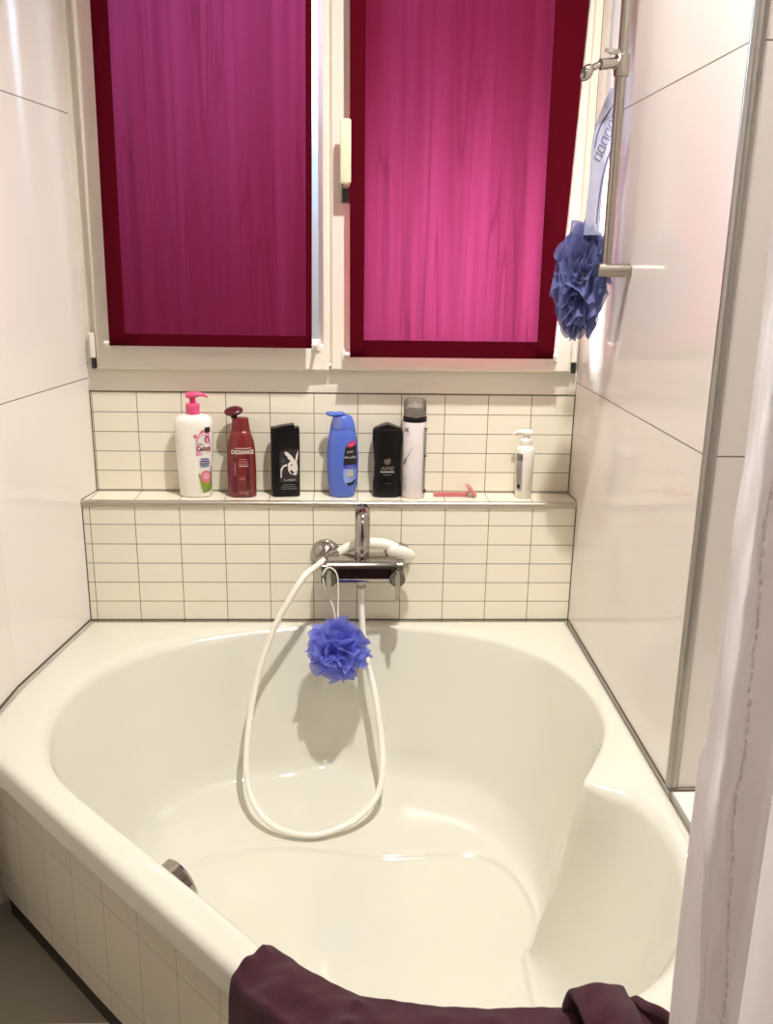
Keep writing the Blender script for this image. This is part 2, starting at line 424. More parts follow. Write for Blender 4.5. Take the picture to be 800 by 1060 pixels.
# ------------------------------------------------------------------ window
YF, YS = .082, .060
win = MB()
for x0, z0, x1, z1 in ((.002, ZT, W, .585), (.002, ZW-.06, W, ZW), (.002, .585, .06, ZW-.06), (1.085, .585, W, ZW-.06)):
    win.box(x0, YF, z0, x1, YF+.075, z1, .002)
wf = struct(win.build('window_1', M['frame']))
def sash(x0, x1, z0, z1, gx0, gx1, gz0, gz1):
    b = MB()
    # four stiles as one profiled frame: flat face, bevel bead in to the glass
    def rect(ax, az, bx, bz, y): return [Vector((ax, y, az)), Vector((bx, y, az)), Vector((bx, y, bz)), Vector((ax, y, bz))]
    e = .004; bd = .011
    b.loft([rect(gx0, gz0, gx1, gz1, YS+.045), rect(x0, z0, x1, z1, YS+.045), rect(x0, z0, x1, z1, YS+e), rect(x0+e, z0+e, x1-e, z1-e, YS),
            rect(gx0-bd, gz0-bd, gx1+bd, gz1+bd, YS), rect(gx0-bd+.003, gz0-bd+.003, gx1+bd-.003, gz1+bd-.003, YS+.005), rect(gx0, gz0, gx1, gz1, YS+.018)], loop=True)
    s = b.build('sash', M['frame'], wf, smooth=False)
    MB().box(gx0-.004, YS+.028, gz0-.004, gx1+.004, YS+.034, gz1+.004).build('glass_pane', M['glass'], s, smooth=False)
    return s
s1 = sash(.040, .5535, .5745, ZW-.03, .112, .5305, .64, ZW-.10)
s2 = sash(.5575, 1.099, .5765, ZW-.03, .630, 1.057, .64, ZW-.10)
for s, x in ((s1, .0305), (s2, 1.1075)):
    h = MB(); h.cyl((x, YS+.012, .598), (x, YS+.012, .652), .0075, bev=.002)
    h.cyl((x, YS+.012, .574), (x, YS+.012, .597), .0055, bev=.001, mi=1)
    h.build('hinge', [M['whitepl'], M['darkpl']], s)
hd = MB(); hx = .5895
hd.box(hx-.0115, .012, .968, hx+.0115, .026, 1.093, .004)
hd.cyl((hx+.003, .018, .978), (hx+.003, YS-.008, .972), .0085, .0095)
hs = hd.build('window_handle', M['ivory'], s2)
MB().box(hx-.012, YS-.009, .93, hx+.018, YS+.001, 1.002, .003).cyl((hx+.003, YS-.008, .972), (hx+.003, YS-.0145, .9735), .0125).build('handle_plate', M['chrome'], s2)

# blinds: voile panels held by small clips in front of each sash
def quad(c, u, v):  # corners: bl, br, tl, tr ((x,z))
    a = (c[0][0]+(c[1][0]-c[0][0])*u, c[0][1]+(c[1][1]-c[0][1])*u); b = (c[2][0]+(c[3][0]-c[2][0])*u, c[2][1]+(c[3][1]-c[2][1])*u)
    return a[0]+(b[0]-a[0])*v, a[1]+(b[1]-a[1])*v
def blind(label, c, hem, seed, YB=.022):
    rnd = random.Random(seed)
    t = thing('window_blind', label, 'blind', ((c[0][0]+c[1][0])/2, YB, c[0][1]), 'voile blinds on the window sashes')
    ph = [(rnd.uniform(18, 60), rnd.uniform(0, 6.3), rnd.uniform(-.35, .35), rnd.uniform(.2, 1)) for _ in range(7)]
    def yy(u, v):
        e = min(1, u/.1, (1-u)/.1)*min(1, v/.12+.15)
        return YB-.0022*e*sum(w*math.sin(f*u+p+k*v*6) for f, p, k, w in ph)/2
    nu, nv = 130, 60
    l, r, bt_, tp = hem
    g = [[(*((lambda q: (q[0], yy(i/nu, j/nv), q[1]))(quad(c, i/nu, j/nv))),) for i in range(nu+1)] for j in range(nv+1)]
    w = c[1][0]-c[0][0]; h = c[2][1]-c[0][1]
    MB().sheet(g).build('fabric', M['blind'], t)
    for nm, u0, u1, v0, v1 in (('hem', 0, l/w, 0, 1), ('hem', 1-r[0]/w, 1, 0, 1), ('hem', l/w, 1-r[0]/w, 0, bt_/h), ('hem', l/w, 1-r[1]/w, 1-tp/h, 1)):
        gg = []
        for j in range(41):
            row = []
            for i in range(13):
                v = v0+(v1-v0)*j/40
                if nm == 'hem' and u1 == 1: ua = 1-(r[0]+(r[1]-r[0])*v)/w
                else: ua = u0
                u = ua+(u1-ua)*i/12
                q = quad(c, u, v); row.append((q[0], yy(u, v)-.0014, q[1]))
            gg.append(row)
        MB().sheet(gg).build(nm, M['hem'], t, solid=.0008)
    zz = .004
    for x, s in ((c[0][0]-.008, -1), (c[1][0]+.008, 1)):
        b = MB(); b.box(x-.010, YS-.0045, c[0][1]-.010, x+.010, YS, c[0][1]+.014, .0015)
        b.cyl((x, YS-.002, c[0][1]+.006), (x, YB-.004, c[0][1]+.006), .0042); b.cyl((x-s*.002, YB, c[0][1]+.006), (x-s*.016, YB+.0025, c[0][1]+.006), .003)
        b.ell((x, YS-.006, c[0][1]-.005), (.003, .003, .003))
        b.build('blind_clip', M['whitepl'], t)
    MB().tube([(c[0][0]-.008, YB+.0028, c[0][1]+.006), (c[1][0]+.008, YB+.0028, c[1][1]+.006)], .0025, 10).build('tension_rod', M['whitepl'], t)
    return t
ZB = 1.62
MB().box(.549, YS+.008, .59, .562, YS+.05, ZW-.05).build('rebate_strip', M['frame'], wf, smooth=False)
blind('dark magenta voile blind on the left window sash', [(.0807, .6297), (.517, .6284), (.0925, ZB), (.5245, ZB)], (.034, (.0125, .0125), .026, .026), 3)
blind('magenta voile blind glowing pink on the right sash beside the window handle', [(.5997, .6103), (1.0485, .611), (.596, ZB), (1.086, ZB)], (.030, (.037, .075), .037, .03), 8)

# ------------------------------------------------------------------ decals wrapped on bottles
def textpts(s, bold=0):
    cu = bpy.data.curves.new('t', 'FONT'); cu.body = s; cu.size = 1; cu.offset = bold; cu.resolution_u = 3
    ob = bpy.data.objects.new('t', cu); C.objects.link(ob)
    bpy.context.view_layer.update()
    me = bpy.data.meshes.new_from_object(ob.evaluated_get(bpy.context.evaluated_depsgraph_get()))
    vs = [v.co.copy() for v in me.vertices]; fs = [tuple(p.vertices) for p in me.polygons]
    bpy.data.objects.remove(ob); bpy.data.curves.remove(cu); bpy.data.meshes.remove(me)
    return vs, fs
class Bottle:
    def __init__(s, name, label, cat, loc, rz, prof, nexp=2.6, group='toiletries on the tiled ledge'):
        s.root = thing(name, label, cat, loc, group, rz); s.prof = prof; s.n = nexp; s.lab = MB(); s.mats = []; s.lay = 0
    def pt(s, phi, z, off=0):
        a, b = interp(s.prof, z); e = 2/s.n
        sx, cx = math.sin(phi), math.cos(phi)
        x = math.copysign(abs(sx)**e, sx); y = -math.copysign(abs(cx)**e, cx)
        return Vector((x*(a+off), y*(b+off), z))
    def body(s, m, name='bottle_body', z0=None, z1=None, seg=56):
        zs = [p[0] for p in s.prof]; b = MB()
        b.loft([[s.pt(2*PI*i/seg, z) for i in range(seg)] for z in zs])
        return b.build(name, m, s.root, world=False, ang=55)
    def wrap(s, u, z, off):
        """u metres along the surface from the front centre"""
        if not hasattr(s, 'tab'):
            s.tab = {}
        key = round(z, 3)
        if key not in s.tab:
            L = [0]; P = s.pt(0, z)
            for k in range(1, 91):
                Q = s.pt(k*PI/90*.5, z); L.append(L[-1]+(Q-P).length); P = Q
            s.tab[key] = L
        L = s.tab[key]; a = abs(u); k = 0
        while k < 89 and L[k+1] < a: k += 1
        f = min(1, (a-L[k])/max(1e-9, L[k+1]-L[k]))
        return s.pt(math.copysign((k+f)*PI/180, u), z, off)
    def mi(s, m):
        if m not in s.mats: s.mats.append(m)
        return s.mats.index(m)
    def poly(s, pts, m, lift=None):
        s.lay += 1; off = .0003+.00012*s.lay if lift is None else lift
        b = bmesh.new(); vs = [b.verts.new((x, y, 0)) for x, y in pts]; b.faces.new(vs)
        bmesh.ops.triangulate(b, faces=b.faces)
        for _ in range(3):
            ee = [e for e in b.edges if e.calc_length() > .004]
            if ee: bmesh.ops.subdivide_edges(b, edges=ee, cuts=1, use_grid_fill=False); bmesh.ops.triangulate(b, faces=b.faces)
        mp = {v: s.lab.bm.verts.new(s.wrap(v.co.x, v.co.y, off)) for v in b.verts}
        for f in b.faces:
            try: s.lab.bm.faces.new([mp[v] for v in f.verts]).material_index = s.mi(m)
            except ValueError: pass
        b.free()
    def rect(s, u0, z0, u1, z1, m):
        s.poly([(u0, z0), (u1, z0), (u1, z1), (u0, z1)], m)
    def oval(s, u, z, a, b, m, rot=0, k=24):
        c, d = math.cos(rot), math.sin(rot)
        s.poly([(u+a*math.cos(t)*c-b*math.sin(t)*d, z+a*math.cos(t)*d+b*math.sin(t)*c) for t in [2*PI*i/k for i in range(k)]], m)
    def text(s, txt, u, z, w, m, h=None, bold=.02, vert=False):
        s.lay += 1; off = .0003+.00012*s.lay
        vs, fs = textpts(txt, bold); x0 = min(v.x for v in vs); x1 = max(v.x for v in vs); y0 = min(v.y for v in vs); y1 = max(v.y for v in vs)
        k = w/(x1-x0); kh = k if h is None else h/(y1-y0)
        q = []
        for v in vs:
            a, b = (v.x-(x0+x1)/2)*k, (v.y-(y0+y1)/2)*kh
            if vert: a, b = -b, a
            q.append(s.lab.bm.verts.new(s.wrap(u+a, z+b, off)))
        for f in fs:
            try: s.lab.bm.faces.new([q[i] for i in f]).material_index = s.mi(m)
            except ValueError: pass
    def lines(s, u, z, w, nrow, gap, m, h=.0022, seed=1):
        r = random.Random(seed)
        for k in range(nrow):
            ww = w*r.uniform(.7, 1); s.rect(u-ww/2, z-k*gap, u+ww/2, z-k*gap+h, m)
    def done(s, name='label'):
        me_mats = s.mats
        o = s.lab.build(name, me_mats, s.root, world=False, smooth=False)
        return o
def shoulder(tab): return tab

INK_K = ink('black ink', (24, 20, 22)); INK_W = ink('pale ink', (224, 214, 204)); INK_PINK = ink('pink ink', (222, 150, 180)); INK_GREEN = ink('green ink', (130, 150, 40))
INK_BLUE = ink('blue ink', (70, 76, 140)); INK_ROSE = ink('rose ink', (205, 120, 120)); INK_MAG = ink('magenta ink', (196, 40, 100)); INK_GREY = ink('grey ink', (120, 116, 112)); INK_NAVY = ink('navy ink', (22, 22, 40))
INK_WINE = ink('plum ink', (110, 20, 60)); INK_PALEBLUE = ink('pale blue ink', (140, 160, 220)); INK_BLUE2 = ink('mid blue ink', (56, 66, 160)); INK_LGREY = ink('light grey ink', (180, 172, 168)); INK_RED = ink('dark red ink', (110, 24, 30))

def pump(root, z, col, m, rot, rc=.0155, hc=.026, hs=.014, nl=.034, m2=None):
    """screw collar, stem and head with a spout pointing along angle rot"""
    b = MB()
    b.lathe([(rc*.96, z-.002), (rc, z), (rc, z+hc-.003), (rc-.003, z+hc)], (0, 0, 0), 28)
    b.lathe([(.0065, z+hc-.002), (.0065, z+hc+hs)], (0, 0, 0), 18, mi=1)
    c, s = math.cos(rot), math.sin(rot); zt = z+hc+hs
    sec = [(-.014, .0075, -.001, .009), (-.008, .0105, -.004, .012), (.004, .0105, -.003, .0125), (.016, .0075, .001, .0115), (nl-.006, .005, .0005, .0075), (nl, .0038, -.0035, .002)]
    R = []
    for x, hw, z0, z1 in sec:
        ring = []
        for q in range(16):
            a = 2*PI*q/16; yy_ = hw*math.cos(a); zz_ = (z0+z1)/2+(z1-z0)/2*math.sin(a)
            ring.append(Vector((x*c-yy_*s, x*s+yy_*c, zt+zz_)))
        R.append(ring)
    b.loft(R)
    return b.build('pump', [m, m2 or m], root, world=False)

# 1 tall white pump lotion
B = Bottle('pump_bottle', 'tall white lotion bottle with a pink pump and pink and green label', 'bottle', (.249, .046, ZL), -.10,
    [(0, .031, .020), (.002, .035, .024), (.006, .0365, .0255), (.05, .0385, .0265), (.12, .0415, .0275), (.165, .0432, .028), (.176, .0425, .0272), (.183, .037, .024), (.187, .028, .019), (.189, .018, .015)], 2.5)
B.body(M['whitepl'])
u = .0285
B.poly([(u-.012, .145), (u+.010, .155), (u+.010, .160), (u-.004, .157)], INK_ROSE); B.rect(u+.003, .150, u+.016, .163, INK_K)
B.poly([(u-.0185, .098), (u+.016, .106), (u+.016, .152), (u-.0165, .143)], INK_PINK)
B.oval(u-.001, .123, .0135, .021, INK_W); B.oval(u+.007, .135, .0058, .0085, INK_WINE); B.oval(u+.0072, .134, .0032, .006, INK_PINK)
B.oval(u-.018, .143, .005, .004, INK_ROSE)
B.text('bébé', u-.008, .1255, .011, INK_WINE); B.text('Cadum', u-.001, .1155, .030, INK_WINE, h=.012, bold=.035)
B.lines(u, .090, .024, 4, .0055, INK_BLUE, .0028)
B.poly([(u-.015, .060), (u-.007, .012), (u+.014, .018), (u+.016, .070), (u+.002, .040)], INK_GREEN)
B.oval(u+.001, .050, .012, .015, INK_ROSE); B.oval(u+.002, .052, .007, .008, INK_PINK); B.poly([(u+.010, .03), (u+.0145, .02), (u+.016, .072), (u+.0135, .075)], INK_GREY)
B.lines(u+.003, .022, .012, 2, .004, INK_GREY, .0016)
B.done()
pump(B.root, .187, None, M['pink_pump'], .12, m2=INK_MAG)

# 2 wine red shampoo with open flip cap
B = Bottle('shampoo_bottle', 'wine red shampoo bottle with its round flip cap open', 'bottle', (.354, .046, ZL), .0,
    [(0, .028, .018), (.003, .0325, .022), (.06, .033, .0225), (.11, .0315, .022), (.128, .029, .0205), (.142, .0245, .018), (.152, .0225, .0165), (.1525, .0215, .0155)], 2.3)
B.body(M['wine_bottle'])
B.rect(.012, .02, .022, .10, M['wine_dark']); B.rect(-.022, .012, -.014, .088, INK_WINE); B.rect(-.0155, .012, -.009, .093, M['wine_dark'])
B.text('DESSANGE', .006, .1065, .051, INK_W, h=.0095); B.rect(-.012, .1145, .026, .1155, INK_W)
B.text('PARIS', -.0122, .068, .03, INK_ROSE, h=.004, vert=True)
B.lines(.006, .089, .022, 3, .005, INK_ROSE, .0016); B.rect(-.003, .074, .017, .0755, INK_W); B.lines(.004, .047, .013, 2, .004, INK_ROSE, .0016, 4); B.lines(.003, .015, .016, 2, .004, INK_ROSE, .0014, 5)
B.done()
cp = MB(); rr = lambda z, a, b: [Vector((a*math.cos(t), b*math.sin(t), z)) for t in [2*PI*i/32 for i in range(32)]]
cp.loft([rr(.1515, .0215, .0155), rr(.160, .0205, .015), rr(.172, .0190, .0145), rr(.180, .0185, .014), rr(.1815, .0165, .012)])
cp.build('cap', M['wine_bottle'], B.root, world=False)
fl = MB(); mrot = Matrix.Rotation(-.12, 3, 'Y') @ Matrix.Rotation(.45, 3, 'X')
fl.ell((-.0145, .000, .196), (.0215, .017, .0075), mrot); fl.box(-.022, .004, .178, -.008, .009, .196, .002)
fl.build('flip_lid', M['wine_dark'], B.root, world=False)

# 3 black bottle with rabbit emblem
B = Bottle('shower_gel_bottle', 'black shower gel bottle with a pale rabbit head emblem', 'bottle', (.4535, .050, ZL), .12,
    [(0, .031, .015), (.0025, .0325, .0165), (.05, .0325, .0165), (.110, .0328, .0168), (.1105, .0325, .0165), (.111, .0328, .0168), (.155, .0325, .0165), (.160, .0318, .016), (.1602, .030, .0145)], 4.2)
B.body(M['black_bottle'])
u = .008
B.poly([(u-.022, .035), (u+.022, .035), (u+.022, .112), (u-.010, .112), (u-.022, .105)], ink('charcoal ink', (42, 36, 38)))
B.poly([(u-.0095, .1065), (u-.004, .105), (u+.004, .098), (u+.010, .089), (u+.011, .084), (u+.004, .084), (u-.003, .090), (u-.008, .098)], INK_W)
B.poly([(u+.0205, .108), (u+.0150, .098), (u+.0125, .085), (u+.0165, .083), (u+.0185, .092)], INK_W)
B.poly([(u-.004, .078), (u+.002, .084), (u+.012, .086), (u+.0165, .082), (u+.018, .070), (u+.0185, .058), (u+.014, .051), (u+.008, .052), (u+.001, .055), (u-.004, .064)], INK_W)
B.oval(u+.0045, .0755, .0017, .0024, INK_K); B.poly([(u+.000, .060), (u+.004, .064), (u+.010, .058), (u+.007, .053)], INK_K); B.poly([(u+.012, .059), (u+.018, .062), (u+.018, .056)], INK_GREY)
B.poly([(u-.020, .046), (u-.0175, .046), (u-.017, .062), (u-.013, .070), (u-.006, .074), (u-.007, .0775), (u-.015, .074), (u-.0195, .066)], INK_W)
B.text('PLAYBOY', u, .0405, .026, INK_LGREY, h=.005); B.lines(u-.002, .029, .036, 3, .005, INK_GREY, .0016); B.lines(u-.013, .088, .010, 2, .005, INK_GREY, .0014)
B.done()
cp = MB(); cp.prism([(-.016, -.012, .1596), (.020, -.012, .1596), (.020, .013, .1596), (-.016, .013, .1596)], (0, 0, .001))
R = []
for x, z in ((-.024, .1600), (-.010, .1632), (.006, .1655), (.0205, .1672)):
    R.append([Vector((x, -.0125, .1595)), Vector((x, .0135, .1595)), Vector((x, .0135, z)), Vector((x, -.0125, z))])
cp.loft(R); cp.build('flip_lid', M['black_bottle'], B.root, world=False, smooth=False)

# 4 blue bottle
B = Bottle('shampoo_bottle', 'blue shampoo bottle with open cap and dark oval label', 'bottle', (.584, .047, ZL), .08,
    [(0, .022, .015), (.0025, .0265, .0185), (.010, .0295, .0205), (.03, .0335, .0225), (.065, .0362, .0235), (.10, .0362, .0235), (.13, .0335, .0225), (.155, .0292, .020), (.156, .0288, .0196), (.157, .0290, .0198), (.172, .0260, .018), (.184, .0215, .0155), (.189, .016, .012), (.1905, .008, .006)], 2.3)
B.body(M['blue_bottle'])
u = .0145
o_ = [(u-.0145, .078), (u-.013, .100), (u-.009, .122), (u+.001, .132), (u+.012, .134), (u+.0165, .122), (u+.018, .096), (u+.018, .078)]
B.poly([(u-.0145, .078), (u-.0145, .050), (u-.010, .034), (u-.001, .028), (u+.010, .032), (u+.016, .048), (u+.018, .078)], INK_PALEBLUE)
B.poly([(u-.010, .036), (u-.001, .028), (u+.010, .032), (u+.016, .046), (u+.004, .038)], INK_NAVY)
B.poly(o_, INK_K); B.poly([(u-.0085, .121), (u+.001, .1185), (u+.0155, .124), (u+.012, .134), (u+.001, .132)], INK_MAG); B.rect(u-.004, .124, u+.010, .1262, INK_ROSE)
B.rect(u-.0145, .070, u+.018, .079, INK_BLUE2)
B.text('petit', u+.001, .1085, .014, INK_LGREY, h=.006); B.text('Marseillais', u+.002, .0965, .027, INK_LGREY, h=.0055)
B.lines(u+.002, .0735, .024, 1, .004, INK_PALEBLUE, .0015)
B.oval(u+.001, .058, .009, .009, INK_LGREY); B.rect(u+.009, .05, u+.011, .07, INK_BLUE2)
B.done()
cp = MB(); cp.loft([[Vector((-.010+.0135*math.cos(t), -.006+.0145*math.sin(t), z)) for t in [2*PI*i/24 for i in range(24)]] for z in (.160, .186)])
cp.build('cap_tab', M['blue_cap'], B.root, world=False)
fl = MB(); fl.ell((-.024, -.006, .1925), (.015, .012, .0055), Matrix.Rotation(.12, 3, 'Y')); fl.ell((-.008, -.004, .1925), (.014, .011, .005))
fl.build('flip_lid', M['blue_bottle'], B.root, world=False)

# 5 black waisted shower gel
B = Bottle('shower_gel_bottle', 'black waisted shower gel bottle with peaked top beside the white spray can', 'bottle', (.686, .052, ZL), .0,
    [(0, .029, .018), (.003, .0325, .021), (.025, .033, .0215), (.05, .0305, .020), (.08, .0295, .0195), (.105, .0315, .0205), (.135, .0343, .0215), (.155, .0338, .0212), (.1575, .0325, .0205), (.158, .031, .019)], 3.2)
B.body(M['black_bottle'])
pk = MB()
R = []
for x, z in ((-.031, .1595), (-.022, .1625), (-.010, .1672), (0, .1702), (.010, .1672), (.022, .1625), (.031, .1595)):
    hw = .0185*math.sqrt(max(.12, 1-(x/.0345)**2))
    R.append([Vector((x, -hw, .1575)), Vector((x, hw, .1575)), Vector((x, hw*.9, z)), Vector((x, -hw*.9, z))])
pk.loft(R); pk.build('flip_lid', M['black_bottle'], B.root, world=False, ang=25)
GS = ink('pewter ink', (104, 96, 84))
ring = [(.0075*math.cos(t), .0855+.0078*math.sin(t)) for t in [PI*.75+i*PI*1.45/16 for i in range(17)]]
B.poly(ring+[(.0045*math.cos(t), .0855+.0052*math.sin(t)) for t in [PI*.75+i*PI*1.45/16 for i in range(16, -1, -1)]], GS)
B.poly([(.001, .093), (.007, .092), (.007, .085), (.004, .080), (.004, .088)], GS)
B.text('AXE', 0, .0695, .030, GS, h=.0085, bold=.05); B.rect(-.0155, .0595, .0155, .0625, INK_LGREY); B.lines(0, .053, .024, 1, .004, GS, .002); B.lines(.002, .033, .020, 1, .004, ink('dim ink', (60, 52, 50)), .002)
B.done()

# 6 aerosol can
cn = thing('spray_can', 'white spray can with a smoky clear cap and black ring', 'can', (.7475, .046, ZL), 'toiletries on the tiled ledge')
class Can(Bottle): pass
B = Can.__new__(Can); B.root = cn; B.prof = [(0, .0235, .0235), (.002, .0258, .0258), (.005, .0268, .0268), (.176, .0268, .0268), (.1775, .0262, .0262)]; B.n = 2.0; B.lab = MB(); B.mats = []; B.lay = 0
B.body(M['can'], 'can_body')
B.text('AK', -.021, .160, .014, INK_K, h=.011); B.rect(-.020, .1485, -.014, .150, INK_K)
B.poly([(-.030, .085), (-.022, .096), (-.012, .110), (-.005, .124), (-.0045, .1235), (-.010, .108), (-.018, .094), (-.026, .082)], INK_LGREY)
B.poly([(-.032, .080), (-.022, .096), (-.018, .094), (-.024, .078)], INK_GREY)
B.lines(-.026, .05, .016, 6, .006, INK_LGREY, .0025)
B.rect(.0205, .012, .0295, .166, INK_LGREY)
for k in range(22): B.rect(.0212, .018+k*.0065, .0287, .0215+k*.0065, INK_GREY)
B.rect(.0205, .014, .0295, .022, INK_K); B.rect(.0205, .098, .029, .102, INK_K); B.rect(.0205, .160, .0295, .164, INK_K)
B.done()
MB().lathe([(.0255, .176), (.0272, .1775), (.0272, .187), (.0255, .189)], (0, 0, 0)).build('cap_ring', M['black_bottle'], cn, world=False)
MB().lathe([(.0255, .187), (.0258, .21), (.0250, .222), (.022, .2265), (.010, .2275), (.0001, .2276)], (0, 0, 0)).build('clear_cap', M['smoke'], cn, world=False)
MB().lathe([(.0225, .187), (.0222, .195), (.0195, .207), (.014, .215), (.006, .218), (.0001, .2185)], (0, 0, 0)).build('spray_dome', ink('grey plastic', (170, 162, 154)), cn, world=False)

# 7 razor lying on the ledge
rz = thing('razor', 'pink disposable razor lying on the ledge', 'razor', (.84, .045, ZL), 'toiletries on the tiled ledge')
hb = MB(); zb = ZL+.0055
P = [(.795, .046), (.812, .0462), (.835, .0465), (.858, .047), (.876, .0475)]
hb.loft([[Vector((x, y+a, zb+b)) for a, b in ((-.0045, -.004), (.0045, -.004), (.0045, .0045), (-.0045, .0045))] for x, y in P])
for k in range(6): hb.box(.806+k*.008, .0405, zb+.003, .810+k*.008, .0525, zb+.0055, .0008)
hb.build('razor_handle', M['razor'], rz, ang=30)
rh = MB()
rh.loft([[Vector((.874+t*.016+a, .0475-.004*b, zb+.018-t*.018+c)) for a, b, c in ((-.0035, -4.5, 0), (.0035, -4.5, .003), (.0035, 4.5, .003), (-.0035, 4.5, 0))] for t in (0, .5, 1)])
rh.build('razor_head', M['razor'], rz, ang=30)
MB().prism([(.887, .030, zb-.004), (.895, .030, zb+.001), (.889, .030, zb+.003)], (0, .034, 0)).build('blade', M['chrome'], rz, smooth=False)

# 8 small white pump bottle
B = Bottle('pump_bottle', 'small all-white pump bottle with a grey text label at the right end of the ledge', 'bottle', (1.0035, .046, ZL), -1.0,
    [(0, .0165, .0145), (.002, .019, .017), (.10, .0222, .020), (.112, .0222, .020), (.1165, .0205, .0185), (.121, .016, .0145), (.123, .0135, .0125)], 2.2)
B.body(M['whitepl'])
u = .004
B.rect(u-.010, .018, u+.008, .106, INK_LGREY); B.rect(u-.010, .088, u+.008, .105, INK_GREY); B.rect(u+.003, .094, u+.008, .100, INK_RED)
for k in range(12): B.rect(u-.008, .036+k*.0042, u+.006, .0376+k*.0042, INK_GREY)
B.rect(u-.004, .024, u+.004, .034, INK_K)
B.done()
pump(B.root, .121, None, M['whitepl'], PI+1.0-.1, rc=.0135, hc=.017, hs=.010, nl=.030)

# ------------------------------------------------------------------ mixer tap
TX = .6285
tp = thing('mixer_tap', 'chrome bath mixer tap on the tiled wall below the ledge', 'tap', (TX, 0, .15))
bd = MB()
prof = [(-.034, .178), (-.070, .180), (-.086, .176), (-.098, .160), (-.100, .138), (-.096, .130), (-.080, .124), (-.040, .124), (-.032, .132), (-.030, .168)]
bd.loft([[Vector((x, y, z)) for y, z in prof] for x in (.552, .553, .706, .707)])
bd.cyl((.536, -.066, .152), (.556, -.066, .152), .0225, bev=.004); bd.cyl((.703, -.066, .152), (.723, -.066, .152), .0225, bev=.004)
bd.build('tap_body', M['chrome'], tp, ang=35)
MB().loft([[Vector((x, y, z)) for y, z in ((-.0985, .162), (-.1012, .140), (-.0985, .1365), (-.095, .160))] for x in (.572, .694)]).build('dark_reflection', M['darkchrome'], tp, smooth=False)['label'] = 'dark reflection in the chrome front, put in as a strip'  # dark strip added on the body, stands for chrome reflecting dark surroundings
for x in (.5455, .7115):
    MB().lathe([(.034, .0005), (.034, .004), (.030, .012), (.021, .020), (.017, .024), (.017, .05)], (x, 0, .165 if x < .6 else .158), 36, 'y').build('wall_flange', M['chrome'], tp)
for x in (.5560, .7055):
    h0 = MB(); h0.cyl((x, -.098, .146), (x, -.126, .146), .0185, .0175, bev=.003)
    kn = h0.build('tap_handle', M['chrome_dark'], tp, ang=35); h = MB()
    h.loft([[Vector((x+a*w_, y, z)) for a, y in ((-1, -.1235), (1, -.1235), (1, -.134), (-1, -.134))] for z, w_ in ((.164, .0030), (.160, .0048), (.12, .0052), (.103, .0046), (.099, .003))])
    h.build('lever', M['chrome'], kn, ang=35)
sp = MB(); sp.cyl((TX, -.062, .172), (TX, -.062, .204), .0158, bev=.002)
sp.tube(cr([(TX, -.062, .20), (TX, -.062, .235), (TX, -.066, .266), (TX, -.082, .289), (TX, -.105, .2945), (TX, -.126, .284), (TX, -.137, .262), (TX, -.139, .232)], 8), .0162, 28)
sp.build('spout', M['chrome'], tp, ang=50)
MB().ell((TX, -.1195, .3005), (.0035, .002, .0035)).build('red_reflection', M['red'], tp)['label'] = 'small painted red reflection on the spout'  # red reflection on the chrome, put in as a coloured dot
MB().cyl((TX-.001, -.066, .126), (TX-.001, -.066, .104), .0098, .009).cyl((TX-.001, -.066, .112), (TX-.001, -.066, .108), .0108).build('hose_outlet', M['chrome'], tp)
MB().cyl((.693, -.052, .172), (.693, -.040, .190), .011).build('cradle', M['darkchrome'], tp)
MB().cyl((.566, -.052, .172), (.566, -.042, .182), .0095).build('cradle', M['darkchrome'], tp)

# hand shower lying in the cradle, with its hose
hs = thing('hand_shower', 'white hand shower lying on the mixer tap, its white hose looped into the bath', 'shower head', (.63, -.04, .2))
hh = MB()
hp = cr([(.572, -.046, .178), (.590, -.042, .189), (.620, -.040, .199), (.655, -.042, .203), (.685, -.046, .201), (.705, -.050, .192)], 6)
hh.tube(hp, [.0085+.0025*math.sin(PI*i/(len(hp)-1))+.003*(i/(len(hp)-1)) for i in range(len(hp))], 20)
hh.build('shower_handle', M['whitehose'], hs)
R3 = Matrix.Rotation(.25, 3, 'Y') @ Matrix.Rotation(.55, 3, 'X')
MB().ell((.716, -.054, .181), (.033, .015, .0235), R3).build('spray_head', M['whitehose'], hs)
MB().cyl((.575, -.047, .180), (.556, -.056, .176), .0095, .0105).cyl((.556, -.056, .176), (.543, -.068, .172), .0082).build('hose_nut', M['chrome'], hs)
hz = cr([(.546, -.066, .173), (.532, -.085, .166), (.503, -.12, .1520), (.4659, -.14, .096), (.4307, -.15, .0255), (.3985, -.172, -.0744), (.381, -.215, -.1917), (.383, -.252, -.2673),
         (.406, -.292, -.308), (.449, -.325, -.333), (.5104, -.342, -.341), (.5603, -.335, -.339), (.6202, -.31, -.324), (.6616, -.275, -.293), (.6747, -.24, -.249), (.6728, -.20, -.1995), (.6582, -.155, -.109),
         (.6412, -.118, -.0534), (.6325, -.090, -.0013), (.628, -.070, .0681), (.6275, -.066, .108)], 10)
MB().tube(hz, .0068, 14).build('hose', M['whitehose'], hs)

